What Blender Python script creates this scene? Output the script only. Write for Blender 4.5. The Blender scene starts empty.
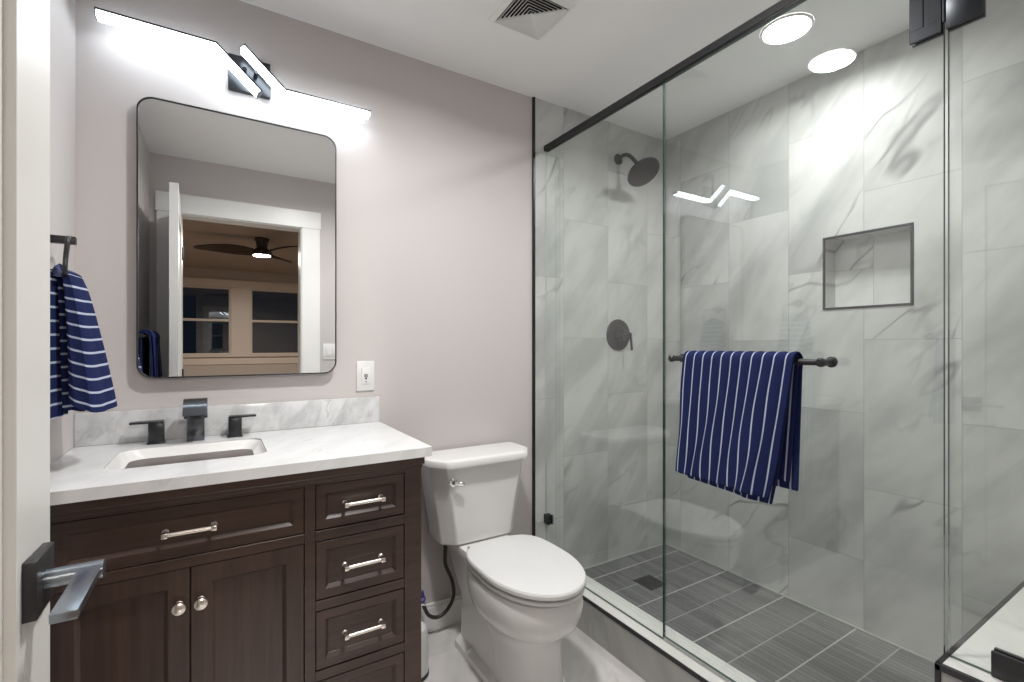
import bpy, bmesh, math, random
from mathutils import Vector, Matrix
random.seed(4)
S = bpy.context.scene
COL = S.collection
PI = math.pi

# ------------------------------------------------------------------ camera, world, exposure
cam_d = bpy.data.cameras.new('camera')
cam_d.sensor_width = 36.0
cam_d.lens = 474.4 / 1024 * 36.0
cam_d.shift_y = 4.7 / 1024
cam_d.clip_start = 0.02
cam = bpy.data.objects.new('camera', cam_d)
COL.objects.link(cam)
cam.location = (0.0, -1.92, 1.225)
cam.rotation_euler = (PI / 2, 0, -math.radians(31.71))
S.camera = cam

W = bpy.data.worlds.new('dusk')
S.world = W
W.use_nodes = True
W.node_tree.nodes['Background'].inputs[0].default_value = (0.004, 0.006, 0.009, 1)
W.node_tree.nodes['Background'].inputs[1].default_value = 1.0

S.view_settings.view_transform = 'Standard'
S.view_settings.look = 'None'
S.view_settings.gamma = 1.0
S.view_settings.use_curve_mapping = False
S.view_settings.exposure = 0.30
S.cycles.max_bounces = 14
S.cycles.diffuse_bounces = 7
S.cycles.glossy_bounces = 6
S.cycles.transparent_max_bounces = 32

CAN_WATTS = 16.5         # recessed light over the vanity
SHOWER_CAN_WATTS = 8.2   # recessed light in the shower
LENS_STRENGTH = 22.0     # their glowing lenses
VANITY_STRENGTH = 12.0   # LED strips over the mirror
FAN_STRENGTH = 950.0      # bedroom fan light

# ------------------------------------------------------------------ materials
def srgb(r, g, b):
    f = lambda c: (c / 255 / 12.92) if c / 255 <= .04045 else ((c / 255 + .055) / 1.055) ** 2.4
    return (f(r), f(g), f(b), 1.0)

class NT:
    def __init__(s, name):
        s.m = bpy.data.materials.new(name); s.m.use_nodes = True
        s.t = s.m.node_tree; s.t.nodes.clear()
        s.out = s.t.nodes.new('ShaderNodeOutputMaterial')
    def n(s, typ, **kw):
        nd = s.t.nodes.new('ShaderNode' + typ)
        for k, v in kw.items(): setattr(nd, k, v)
        return nd
    def l(s, a, b): s.t.links.new(a, b)
    def put(s, sock, v):
        if hasattr(v, 'is_output'): s.l(v, sock)
        else: sock.default_value = v
    def math(s, op, a, b=0.0, c=None):
        nd = s.n('Math', operation=op)
        s.put(nd.inputs[0], a); s.put(nd.inputs[1], b)
        if c is not None: s.put(nd.inputs[2], c)
        return nd.outputs[0]
    def mix(s, f, a, b):
        nd = s.n('Mix', data_type='RGBA')
        s.put(nd.inputs[0], f); s.put(nd.inputs[6], a); s.put(nd.inputs[7], b)
        return nd.outputs[2]
    def ramp(s, f, stops):
        nd = s.n('ValToRGB')
        e = nd.color_ramp.elements
        while len(e) < len(stops): e.new(0.5)
        for q, (p, c) in zip(e, stops):
            q.position = p
            q.color = c if len(c) == 4 else (*c, 1)
        s.put(nd.inputs[0], f)
        return nd.outputs[0]
    def sm(s, v, a, b):
        nd = s.n('MapRange', interpolation_type='SMOOTHSTEP')
        s.put(nd.inputs[0], v); nd.inputs[1].default_value = a; nd.inputs[2].default_value = b
        return nd.outputs[0]
    def noise(s, vec, scale, detail=4, rough=.5, dist=0.0):
        nd = s.n('TexNoise')
        s.l(vec, nd.inputs['Vector']); nd.inputs['Scale'].default_value = scale
        nd.inputs['Detail'].default_value = detail; nd.inputs['Roughness'].default_value = rough
        nd.inputs['Distortion'].default_value = dist
        return nd.outputs['Fac']
    def pos(s): return s.n('NewGeometry').outputs['Position']
    def xyz(s, v):
        nd = s.n('SeparateXYZ'); s.l(v, nd.inputs[0]); return nd.outputs
    def comb(s, x, y, z=0.0):
        nd = s.n('CombineXYZ')
        for i, v in enumerate((x, y, z)): s.put(nd.inputs[i], v)
        return nd.outputs[0]
    def vadd(s, a, b):
        nd = s.n('VectorMath', operation='ADD'); s.l(a, nd.inputs[0]); s.l(b, nd.inputs[1]); return nd.outputs[0]
    def bsdf(s, color, rough=.5, metal=0.0, spec=.5, bump=None, bstr=.2, bdist=.002, coat=0.0):
        p = s.n('BsdfPrincipled')
        s.put(p.inputs['Base Color'], color); s.put(p.inputs['Roughness'], rough)
        p.inputs['Metallic'].default_value = metal; p.inputs['Specular IOR Level'].default_value = spec
        p.inputs['Coat Weight'].default_value = coat
        if bump is not None:
            b = s.n('Bump'); b.inputs['Strength'].default_value = bstr; b.inputs['Distance'].default_value = bdist
            s.l(bump, b.inputs['Height']); s.l(b.outputs[0], p.inputs['Normal'])
        s.l(p.outputs[0], s.out.inputs[0])
        return s.m

def plain(name, c, rough=.5, metal=0.0, spec=.5, var=.04, scale=9.0, coat=0.0):
    """a plain colour with a faint uneven tone and roughness"""
    t = NT(name)
    f = t.noise(t.pos(), scale, 3)
    dark = tuple(v * (1 - var) for v in c[:3]) + (1,)
    lite = tuple(min(1, v * (1 + var)) for v in c[:3]) + (1,)
    return t.bsdf(t.mix(f, dark, lite), rough, metal, spec, coat=coat)

def paint(name, c, rough=.6, bstr=.08):
    t = NT(name)
    p = t.pos()
    f = t.noise(p, 3.0, 2)
    g = t.noise(p, 260.0, 2)
    return t.bsdf(t.mix(f, tuple(v * .985 for v in c[:3]) + (1,), tuple(min(1, v * 1.015) for v in c[:3]) + (1,)), rough, 0, .3, bump=g, bstr=bstr, bdist=.001)

def emit(name, c, strength):
    t = NT(name)
    e = t.n('Emission'); e.inputs[0].default_value = c; e.inputs[1].default_value = strength
    t.l(e.outputs[0], t.out.inputs[0])
    return t.m

def marble_color(t, uv3, base, cloud, vein, k=1.0, scale=1.0, vstr=.75, ang=38):
    """soft drifting clouds and a few thin veins that run diagonally at coordinates uv3"""
    rot0 = t.n('Mapping'); t.l(uv3, rot0.inputs[0])
    rot0.inputs['Rotation'].default_value = (0, 0, math.radians(ang))
    rot = t.n('Mapping'); t.l(rot0.outputs[0], rot.inputs[0])
    rot.inputs['Scale'].default_value = (2.3, .8, 1.0)
    v = rot.outputs[0]
    c1 = t.sm(t.noise(v, 1.5 * scale, 4, .55, .3), .42, .68)
    c2 = t.sm(t.noise(v, 4.0 * scale, 4, .55, .2), .45, .75)
    n1 = t.noise(v, 1.1 * scale, 3, .45, .30)
    v1 = t.math('SUBTRACT', 1.0, t.sm(t.math('ABSOLUTE', t.math('SUBTRACT', n1, .52)), 0.0, .012))
    n2 = t.noise(v, 1.9 * scale, 4, .5, .35)
    v2 = t.math('SUBTRACT', 1.0, t.sm(t.math('ABSOLUTE', t.math('SUBTRACT', n2, .46)), 0.0, .035))
    gate = t.sm(t.noise(uv3, 2.0 * scale, 2), .47, .66)
    col = t.mix(t.math('MULTIPLY', c1, .75 * k), base, cloud)
    col = t.mix(t.math('MULTIPLY', c2, .35 * k), col, cloud)
    col = t.mix(t.math('MULTIPLY', t.math('MULTIPLY', v1, gate), vstr * k), col, vein)
    col = t.mix(t.math('MULTIPLY', t.math('MULTIPLY', v2, gate), vstr * .4 * k), col, vein)
    return col

def tile_marble(name, axis, u0, v0, w, h, base, cloud, vein, grout, gw=.0012, stagger=.5, rough=.42, flip=False, k=1.0, ang=38):
    """large marble tiles laid in columns, each with its own cut of stone"""
    t = NT(name)
    x, y, z = t.xyz(t.pos())
    u = {'x': x, 'y': y}[axis]
    vv = y if flip else z
    cu = t.math('DIVIDE', t.math('SUBTRACT', u, u0), w)
    col = t.math('FLOOR', cu)
    odd = t.math('FLOORED_MODULO', col, 2.0)
    cv = t.math('SUBTRACT', t.math('DIVIDE', t.math('SUBTRACT', vv, v0), h), t.math('MULTIPLY', odd, stagger))
    row = t.math('FLOOR', cv)
    fu = t.math('SUBTRACT', cu, col); fv = t.math('SUBTRACT', cv, row)
    du = t.math('MULTIPLY', t.math('MINIMUM', fu, t.math('SUBTRACT', 1.0, fu)), w)
    dv = t.math('MULTIPLY', t.math('MINIMUM', fv, t.math('SUBTRACT', 1.0, fv)), h)
    joint = t.math('SUBTRACT', 1.0, t.sm(t.math('MINIMUM', du, dv), gw * .6, gw * 1.6))
    wn = t.n('TexWhiteNoise', noise_dimensions='2D')
    t.l(t.comb(col, row), wn.inputs['Vector'])
    off = t.n('VectorMath', operation='SCALE'); t.l(wn.outputs['Color'], off.inputs[0]); off.inputs['Scale'].default_value = 23.0
    uv = t.vadd(t.comb(u, vv), off.outputs[0])
    c = marble_color(t, uv, base, cloud, vein, k, ang=ang)
    tone = t.math('MULTIPLY_ADD', wn.outputs['Value'], .07, .965)
    tn = t.n('VectorMath', operation='SCALE'); t.l(c, tn.inputs[0]); t.l(tone, tn.inputs['Scale'])
    c = t.mix(t.math('MULTIPLY', joint, .7), tn.outputs[0], grout)
    return t.bsdf(c, t.math('MULTIPLY_ADD', joint, .4, rough), 0, .38, bump=t.math('SUBTRACT', 1.0, joint), bstr=.25, bdist=.001)

def slab_marble(name, base, cloud, vein, rough=.15, scale=1.6, k=1.0):
    t = NT(name)
    x, y, z = t.xyz(t.pos())
    uv = t.comb(t.math('ADD', x, t.math('MULTIPLY', z, .3)), t.math('ADD', y, z), 0.0)
    return t.bsdf(marble_color(t, uv, base, cloud, vein, k, scale, .5), rough, 0, .5)

def wood(name, a, b, axis):
    """stained timber with grain along one axis"""
    t = NT(name)
    mp = t.n('Mapping'); t.l(t.pos(), mp.inputs[0])
    sc = [70.0, 70.0, 70.0]; sc['xyz'.index(axis)] = 2.4
    mp.inputs['Scale'].default_value = sc
    g = t.noise(mp.outputs[0], 1.0, 6, .62, .35)
    mp2 = t.n('Mapping'); t.l(t.pos(), mp2.inputs[0])
    sc2 = [12.0, 12.0, 12.0]; sc2['xyz'.index(axis)] = 1.2
    mp2.inputs['Scale'].default_value = sc2
    w = t.noise(mp2.outputs[0], 1.0, 3, .5, .5)
    f = t.math('ADD', t.math('MULTIPLY', g, .6), t.math('MULTIPLY', w, .4))
    c = t.ramp(f, [(.28, a), (.72, b)])
    return t.bsdf(c, .30, 0, .5, bump=g, bstr=.10, bdist=.001)

def glass_mat(name, tint, f0=.045):
    """clear sheet: lets light straight through, mirrors by the angle of view"""
    t = NT(name)
    g = t.n('NewGeometry')
    d = t.n('VectorMath', operation='DOT_PRODUCT'); t.l(g.outputs['Normal'], d.inputs[0]); t.l(g.outputs['Incoming'], d.inputs[1])
    c = t.math('SUBTRACT', 1.0, t.math('ABSOLUTE', d.outputs['Value']))
    fr = t.math('MULTIPLY_ADD', t.math('POWER', c, 5.0), 1 - f0, f0)
    tr = t.n('BsdfTransparent'); tr.inputs[0].default_value = tint
    gl = t.n('BsdfGlossy'); gl.inputs['Roughness'].default_value = 0.0; gl.inputs[0].default_value = (1, 1, 1, 1)
    mx = t.n('MixShader'); t.l(fr, mx.inputs[0]); t.l(tr.outputs[0], mx.inputs[1]); t.l(gl.outputs[0], mx.inputs[2])
    t.l(mx.outputs[0], t.out.inputs[0])
    return t.m

def mirror_mat(name):
    t = NT(name)
    gl = t.n('BsdfGlossy'); gl.inputs['Roughness'].default_value = 0.0
    gl.inputs[0].default_value = (.93, .94, .94, 1)
    t.l(gl.outputs[0], t.out.inputs[0])
    return t.m

def towel_mat(name, axis, count, width, off=0.0):
    """terry cloth, navy with thin pale stripes across the UV axis"""
    t = NT(name)
    uv = t.n('UVMap').outputs[0]
    x, y, z = t.xyz(uv)
    u = x if axis == 'u' else y
    f = t.math('FRACT', t.math('MULTIPLY_ADD', u, count, off))
    d = t.math('ABSOLUTE', t.math('SUBTRACT', f, .5))
    s = t.math('SUBTRACT', 1.0, t.sm(d, width * .5, width * .5 + .035))
    n = t.noise(t.pos(), 420.0, 2)
    navy = t.mix(n, (.008, .012, .045, 1), (.020, .029, .105, 1))
    c = t.mix(s, navy, (.40, .44, .56, 1))
    return t.bsdf(c, .95, 0, .1, bump=n, bstr=.6, bdist=.002)

M = {}
M['wall'] = paint('wall_paint', (.555, .52, .512, 1))
M['ceiling'] = paint('ceiling_paint', (.87, .87, .87, 1), .75)
M['white'] = plain('white_trim_paint', (.78, .78, .765, 1), .35, var=.02)
M['door'] = plain('door_paint', (.64, .63, .61, 1), .32, var=.02)
TB, TC, TV, TG = (.55, .56, .547, 1), (.325, .335, .328, 1), (.16, .165, .16, 1), (.32, .325, .315, 1)
M['tile_b'] = tile_marble('shower_tile_long', 'y', -1.327, .645, .302, .605, TB, TC, TV, TG, ang=-38)
M['tile_a'] = tile_marble('shower_tile_end', 'x', 1.49, .66, .302, .605, TB, TC, TV, TG)
M['tile_curb'] = tile_marble('curb_tile', 'y', -1.6, -.45, .605, .605, (.40, .395, .38, 1), (.27, .27, .255, 1), TV, TG)
M['floor'] = tile_marble('floor_tile', 'x', -.38, -1.98, .605, 1.21, (.70, .675, .655, 1), (.42, .415, .40, 1), (.30, .295, .285, 1), (.48, .47, .46, 1), flip=True, rough=.22)
M['counter'] = slab_marble('counter_marble', (.71, .715, .72, 1), (.58, .59, .60, 1), (.40, .41, .43, 1), .13, 3.4, .60)
M['splash'] = slab_marble('splash_marble', (.66, .665, .67, 1), (.42, .43, .44, 1), (.28, .29, .31, 1), .16, 5.0, 1.0)
M['bench'] = slab_marble('bench_marble', (.74, .735, .71, 1), (.58, .58, .55, 1), (.42, .42, .40, 1), .18, 1.6, .7)
M['wood_x'] = wood('dark_wood_across', (.019, .0108, .0082, 1), (.068, .039, .030, 1), 'x')
M['wood_z'] = wood('dark_wood_upright', (.019, .0108, .0082, 1), (.068, .039, .030, 1), 'z')
M['gap'] = plain('painted_gap_shade', (.006, .005, .005, 1), .8)  # near-black colour for the shade behind the vent louvres
M['nickel'] = plain('brushed_nickel', (.80, .74, .69, 1), .26, 1.0)
M['chrome'] = plain('chrome', (.85, .85, .86, 1), .08, 1.0)
M['black'] = plain('matte_black_metal', (.016, .016, .018, 1), .38, .0, .5, var=.1)
M['bronze'] = plain('dark_gunmetal', (.040, .043, .048, 1), .30, .75, .5, var=.1)
M['faucet'] = plain('satin_graphite_metal', (.13, .14, .155, 1), .24, 1.0, .5, var=.1)
M['lever'] = plain('black_handle_painted_sheen', (.30, .335, .38, 1), .28, 1.0, .5, var=.1)  # pale bluish tone puts the ceiling's sheen into the black metal's colour
M['porcelain'] = plain('porcelain', (.75, .74, .73, 1), .10, 0, .5, var=.012)
M['plastic'] = plain('white_plastic', (.71, .705, .70, 1), .3, 0, .5, var=.02)
M['slot'] = plain('dark_slot', (.03, .03, .03, 1), .5)
M['glass'] = glass_mat('clear_glass', (.962, .978, .970, 1), .068)
M['pane'] = glass_mat('window_glass', (.95, .96, .96, 1), .06)
M['edge'] = plain('glass_edge', (.035, .07, .062, 1), .15, 0, .6)
M['seal'] = plain('clear_vinyl_seal', (.42, .44, .42, 1), .3)
M['mirror'] = mirror_mat('silvered_glass')
M['can'] = emit('downlight_lens', (1.0, .975, .94, 1), LENS_STRENGTH)
M['led'] = emit('led_diffuser', (.84, .93, 1.0, 1), VANITY_STRENGTH)
M['fanlens'] = emit('fan_lens', (1.0, .91, .81, 1), FAN_STRENGTH)
M['fanwood'] = plain('dark_walnut', (.035, .022, .016, 1), .4)
M['bed_wall'] = paint('bedroom_paint', (.47, .42, .375, 1))
M['bed_ceil'] = paint('bedroom_ceiling_paint', (.42, .36, .31, 1))
M['bed_trim'] = plain('bedroom_trim_paint', (.62, .54, .47, 1), .4, var=.02)
M['bed_floor'] = wood('bedroom_boards', (.10, .06, .04, 1), (.20, .13, .08, 1), 'y')
M['towel_v'] = towel_mat('towel_upright_stripes', 'u', 11.0, .11, .15)
M['towel_h'] = towel_mat('towel_cross_stripes', 'v', 12.0, .13)
M['hose'] = plain('braided_hose', (.055, .052, .045, 1), .35, .5, var=.2, scale=300)
M['purple'] = plain('purple_plastic', (.06, .035, .22, 1), .4)

def mosaic():
    """thin stick mosaic on the shower floor, sticks lying along the wall"""
    t = NT('shower_floor_mosaic')
    x, y, z = t.xyz(t.pos())
    su = t.math('DIVIDE', t.math('SUBTRACT', x, 1.458), .0235)
    ku = t.math('FLOOR', su); fu = t.math('SUBTRACT', su, ku)
    sv = t.math('DIVIDE', t.math('ADD', y, 1.147), .148)
    kv = t.math('FLOOR', sv); fv = t.math('SUBTRACT', sv, kv)
    wn = t.n('TexWhiteNoise', noise_dimensions='2D'); t.l(t.comb(ku, kv), wn.inputs['Vector'])
    du = t.math('MULTIPLY', t.math('MINIMUM', fu, t.math('SUBTRACT', 1.0, fu)), .0235)
    dv = t.math('MULTIPLY', t.math('MINIMUM', fv, t.math('SUBTRACT', 1.0, fv)), .148)
    gj = t.math('SUBTRACT', 1.0, t.sm(dv, .0016, .0036))
    even = t.math('FLOORED_MODULO', kv, 2.0)
    # every second cross joint is the wider joint between two sheets
    near0 = t.math('LESS_THAN', fv, .5)
    wide = t.math('ABSOLUTE', t.math('SUBTRACT', even, near0))
    gjw = t.math('MULTIPLY', gj, t.math('MULTIPLY_ADD', wide, -.45, .95))
    su2 = t.math('DIVIDE', t.math('SUBTRACT', x, 1.458), .282)
    fu2 = t.math('FRACT', su2)
    d2 = t.math('MULTIPLY', t.math('MINIMUM', fu2, t.math('SUBTRACT', 1.0, fu2)), .282)
    g2 = t.math('MULTIPLY', t.math('SUBTRACT', 1.0, t.sm(d2, .0012, .003)), .40)
    fine = t.math('MULTIPLY', t.math('SUBTRACT', 1.0, t.sm(du, .0008, .0032)), .72)
    stick = t.mix(wn.outputs['Value'], (.125, .125, .128, 1), (.225, .225, .228, 1))
    mp = t.n('Mapping'); t.l(t.pos(), mp.inputs[0]); mp.inputs['Scale'].default_value = (140, 5, 1)
    stick = t.mix(t.math('MULTIPLY', t.noise(mp.outputs[0], 1.0, 3), .5), stick, (.10, .10, .102, 1))
    c = t.mix(fine, stick, (.060, .060, .061, 1))
    c = t.mix(g2, c, (.34, .34, .33, 1))
    c = t.mix(gjw, c, (.56, .56, .545, 1))
    h = t.math('SUBTRACT', 1.0, t.math('MAXIMUM', gj, fine))
    return t.bsdf(c, .38, 0, .4, bump=h, bstr=.35, bdist=.0015)
M['mosaic'] = mosaic()

# ------------------------------------------------------------------ mesh helpers
def NB(): return bmesh.new()
def merge(bm, t, mi=None):
    if mi is not None:
        for f in t.faces: f.material_index = mi
    me = bpy.data.meshes.new('tmp'); t.to_mesh(me); t.free()
    bm.from_mesh(me); bpy.data.meshes.remove(me)
def box(bm, x0, x1, y0, y1, z0, z1, bev=0.0, mi=0, seg=2):
    t = bmesh.new()
    bmesh.ops.create_cube(t, size=1.0)
    for v in t.verts:
        v.co = Vector((x0 + (v.co.x + .5) * (x1 - x0), y0 + (v.co.y + .5) * (y1 - y0), z0 + (v.co.z + .5) * (z1 - z0)))
    if bev > 0:
        bmesh.ops.bevel(t, geom=t.edges[:], offset=bev, segments=seg, affect='EDGES', profile=.5)
    merge(bm, t, mi)
    return bm
def loft(bm, rings, cap0=True, cap1=True, mi=0, closed=True):
    vs = [[bm.verts.new(p) for p in r] for r in rings]
    n = len(vs[0])
    for a, b in zip(vs, vs[1:]):
        for i in range(n if closed else n - 1):
            f = bm.faces.new((a[i], a[(i + 1) % n], b[(i + 1) % n], b[i])); f.material_index = mi
    if cap0: bm.faces.new(vs[0][::-1]).material_index = mi
    if cap1: bm.faces.new(vs[-1]).material_index = mi
    return vs
def tube(bm, pts, r, seg=14, cap=True, mi=0):
    pts = [Vector(p) for p in pts]
    rr = r if isinstance(r, (list, tuple)) else [r] * len(pts)
    rings = []; up = None
    for i, p in enumerate(pts):
        d = (pts[min(i + 1, len(pts) - 1)] - pts[max(i - 1, 0)]).normalized()
        if up is None:
            up = Vector((0, 0, 1)) if abs(d.z) < .9 else Vector((1, 0, 0))
        up = (up - d * up.dot(d)).normalized()
        s = d.cross(up)
        rings.append([p + (up * math.cos(a) + s * math.sin(a)) * rr[i] for a in [2 * PI * k / seg for k in range(seg)]])
    loft(bm, rings, cap, cap, mi)
    return bm
def lathe(bm, prof, o, axis=(0, 0, 1), seg=40, mi=0, cap0=True, cap1=True):
    d = Vector(axis).normalized(); o = Vector(o)
    a = Vector((1, 0, 0)) if abs(d.x) < .9 else Vector((0, 1, 0))
    a = (a - d * a.dot(d)).normalized(); b = d.cross(a)
    loft(bm, [[o + d * h + (a * math.cos(q) + b * math.sin(q)) * r for q in [2 * PI * k / seg for k in range(seg)]] for r, h in prof], cap0, cap1, mi)
    return bm
def spline(pts, n=10):
    P = [Vector(p) for p in pts]; out = []
    for i in range(len(P) - 1):
        p0, p1, p2, p3 = P[max(i - 1, 0)], P[i], P[i + 1], P[min(i + 2, len(P) - 1)]
        for k in range(n):
            t = k / n
            out.append(.5 * ((2 * p1) + (-p0 + p2) * t + (2 * p0 - 5 * p1 + 4 * p2 - p3) * t * t + (-p0 + 3 * p1 - 3 * p2 + p3) * t ** 3))
    out.append(P[-1]); return out
def rrect(x0, x1, y0, y1, r, n=6):
    out = []
    for cx, cy, a0 in ((x1 - r, y1 - r, 0), (x0 + r, y1 - r, 90), (x0 + r, y0 + r, 180), (x1 - r, y0 + r, 270)):
        for k in range(n + 1):
            a = math.radians(a0 + 90 * k / n)
            out.append((cx + r * math.cos(a), cy + r * math.sin(a)))
    return out
def rounded(poly, r, n=4):
    """round the corners of a 2D polygon"""
    out = []; N = len(poly)
    for i in range(N):
        p = Vector(poly[i]); a = Vector(poly[i - 1]) - p; b = Vector(poly[(i + 1) % N]) - p
        rr = min(r, a.length * .45, b.length * .45)
        s = p + a.normalized() * rr; e = p + b.normalized() * rr
        for k in range(n + 1):
            t = k / n
            q = s * (1 - t) ** 2 + p * 2 * t * (1 - t) + e * t * t
            out.append((q.x, q.y))
    return out

def root_of(o):
    while o.parent: o = o.parent
    return o
def finish(bm, name, mats, parent, smooth=True, base=None, recalc=True):
    if recalc: bmesh.ops.recalc_face_normals(bm, faces=bm.faces[:])
    if parent is None:
        xs = [v.co for v in bm.verts]
        if base is None:
            base = Vector(((min(v.x for v in xs) + max(v.x for v in xs)) / 2, (min(v.y for v in xs) + max(v.y for v in xs)) / 2, min(v.z for v in xs)))
        org = Vector(base)
    else:
        org = root_of(parent).location.copy()
    for v in bm.verts: v.co -= org
    me = bpy.data.meshes.new(name); bm.to_mesh(me); bm.free()
    for m in (mats if isinstance(mats, (list, tuple)) else [mats]): me.materials.append(m)
    if smooth:
        me.polygons.foreach_set('use_smooth', [True] * len(me.polygons))
        me.set_sharp_from_angle(angle=math.radians(32))
    o = bpy.data.objects.new(name, me); COL.objects.link(o)
    if parent is None: o.location = org
    else: o.parent = parent
    return o
def tag(o, label, cat, group=None):
    o['label'] = label; o['category'] = cat
    if group: o['group'] = group
    return o
def thing(name, label, cat, loc, group=None):
    o = bpy.data.objects.new(name, None); COL.objects.link(o)
    o.empty_display_size = .05; o.location = loc
    return tag(o, label, cat, group)
def struct(name, bm, mats, label=None, cat=None, parent=None, smooth=False):
    o = finish(bm, name, mats, parent, smooth)
    if parent is None:
        o['kind'] = 'structure'
        if label: tag(o, label, cat)
    return o
def part(name, bm, mats, parent, label=None, smooth=True):
    o = finish(bm, name, mats, parent, smooth)
    if label: o['label'] = label
    return o

# ------------------------------------------------------------------ room constants
XL, XR = -.37, 2.246          # left wall, tiled long wall
YF = -1.86                    # doorway wall, bathroom face
CZ = 2.437                    # ceiling
GX = 1.379                    # shower glass plane
CURB0, CURB1, CURBZ = 1.325, 1.456, .155
BY, BZ = -1.53, .537          # bench front and height
SF = .055                     # shower floor
TRX = 1.307                   # where paint meets tile

# ------------------------------------------------------------------ setting
struct('floor', box(NB(), XL - .1, CURB0 + .02, -1.98, .1, -.08, 0), M['floor'], 'polished pale marble-look floor tile beside the toilet and shower curb', 'floor')
struct('floor_shower', box(NB(), CURB0 + .02, XR + .1, BY - .05, .1, -.08, SF), M['mosaic'], 'dark grey stick-mosaic shower floor with pale grout lines', 'floor')
struct('ceiling', box(NB(), XL - .1, XR + .2, -1.98, .1, CZ, CZ + .1), M['ceiling'], 'plain white ceiling over bathroom and shower', 'ceiling')
struct('wall_back', box(NB(), XL - .1, TRX, 0, .1, 0, CZ), M['wall'], 'pale greige painted wall behind the mirror and toilet', 'wall')
struct('wall_shower_end', box(NB(), TRX, XR + .2, -.008, .1, 0, CZ), M['tile_a'], 'grey marble-tiled end wall carrying the shower head', 'wall')
struct('wall_left', box(NB(), XL - .1, XL, -1.86, 0, 0, CZ), M['wall'], 'painted side wall behind the hand towel', 'wall')
# long tiled wall with the opening of the recessed shelf
NY0, NY1, NZ0, NZ1 = -1.180, -.879, 1.388, 1.686
b = NB()
box(b, XR, XR + .2, -1.98, NY0, 0, CZ); box(b, XR, XR + .2, NY1, 0, 0, CZ)
box(b, XR, XR + .2, NY0, NY1, 0, NZ0); box(b, XR, XR + .2, NY0, NY1, NZ1, CZ)
struct('wall_right', b, M['tile_b'], 'long grey marble-tiled shower wall with the recessed shelf', 'wall')
# doorway wall
DX0, DX1, DZ = -.205, .503, 2.070
b = NB()
box(b, XL - .1, DX0 - .02, -1.98, YF, 0, CZ); box(b, DX1 + .02, XR, -1.98, YF, 0, CZ); box(b, DX0 - .02, DX1 + .02, -1.98, YF, DZ + .02, CZ)
struct('wall_front', b, M['wall'], 'painted wall around the doorway, seen in the mirror', 'wall')
b = NB()
box(b, DX0 - .02, DX0, -1.985, YF + .001, 0, DZ + .02, .001); box(b, DX1, DX1 + .02, -1.985, YF + .001, 0, DZ + .02, .001); box(b, DX0, DX1, -1.985, YF + .001, DZ, DZ + .02, .001)
CW = .122
for y0, y1 in ((YF, YF + .018), (-1.998, -1.98)):
    box(b, DX0 - CW - .006, DX0 - .006, y0, y1, 0, DZ + .006, .002)
    box(b, DX1 + .006, DX1 + CW + .006, y0, y1, 0, DZ + .006, .002)
    box(b, DX0 - CW - .012, DX1 + CW + .012, y0, y1 + (.003 if y0 == YF else 0), DZ + .006, DZ + .006 + CW, .002)
struct('trim_1', b, M['white'], 'white casing round the doorway, seen in the mirror', 'door casing')
b = NB()
box(b, .50, TRX - .004, -.014, 0, 0, .105, .001); box(b, .50, TRX - .004, -.011, 0, .105, .121, .003)
struct('baseboard_back', b, M['white'], 'low white baseboard behind the toilet', 'baseboard')
struct('trim_2', box(NB(), TRX - .006, TRX + .006, -.012, 0, 0, CZ, .001), M['bronze'], 'thin dark metal strip where paint meets the shower tile', 'tile trim')

b = NB()
box(b, CURB1, XR, -.014, -.008, SF, SF + .006, .001)
box(b, XR - .006, XR, BY, -.014, SF, SF + .006, .001)
struct('trim_4', b, M['seal'], 'pale caulk line where the shower walls meet the mosaic', 'caulk line')

# bedroom through the doorway
BX0, BX1, BYB = -1.6, 2.6, -6.95
struct('floor_bedroom', box(NB(), BX0 - .1, BX1 + .1, BYB - .1, -1.98, -.08, -.002), M['bed_floor'], 'brown board floor of the bedroom outside the doorway', 'floor')
struct('ceiling_bedroom', box(NB(), BX0 - .1, BX1 + .1, BYB - .1, -1.98, CZ, CZ + .1), M['bed_ceil'], 'tan bedroom ceiling around the fan', 'ceiling')
struct('wall_bedroom_left', box(NB(), BX0 - .1, BX0, BYB, -1.98, 0, CZ), M['bed_wall'], 'tan bedroom side wall on the hinge side of the door', 'wall')
struct('wall_bedroom_right', box(NB(), BX1, BX1 + .1, BYB, -1.98, 0, CZ), M['bed_wall'], 'tan bedroom side wall on the latch side of the door', 'wall')
WZ0, WZ1 = 1.077, 2.155
WINS = [(-.50, .160), (.440, 1.175)]
b = NB()
xs = [BX0, WINS[0][0], WINS[0][1], WINS[1][0], WINS[1][1], BX1]
for i in (0, 2, 4): box(b, xs[i], xs[i + 1], BYB - .1, BYB, 0, CZ)
for a0, a1 in WINS:
    box(b, a0, a1, BYB - .1, BYB, 0, WZ0); box(b, a0, a1, BYB - .1, BYB, WZ1, CZ)
struct('wall_bedroom_back', b, M['bed_wall'], 'tan bedroom wall around the two dark windows', 'wall')
b = NB()
y0, y1 = BYB, BYB + .02
box(b, WINS[0][0] - .12, WINS[1][1] + .12, y0, y1 + .01, WZ1, WZ1 + .12, .003)
box(b, WINS[0][0] - .14, WINS[1][1] + .14, y0, y1 + .05, WZ0 - .03, WZ0, .004)
box(b, WINS[0][0] - .12, WINS[1][1] + .12, y0, y1, WZ0 - .15, WZ0 - .03, .003)
box(b, WINS[0][0] - .12, WINS[0][0], y0, y1, WZ0, WZ1, .003); box(b, WINS[1][1], WINS[1][1] + .12, y0, y1, WZ0, WZ1, .003)
box(b, WINS[0][1], WINS[1][0], y0, y1, WZ0, WZ1, .003)
struct('trim_3', b, M['bed_trim'], 'wide tan casing joining the two bedroom windows', 'window casing')
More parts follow.
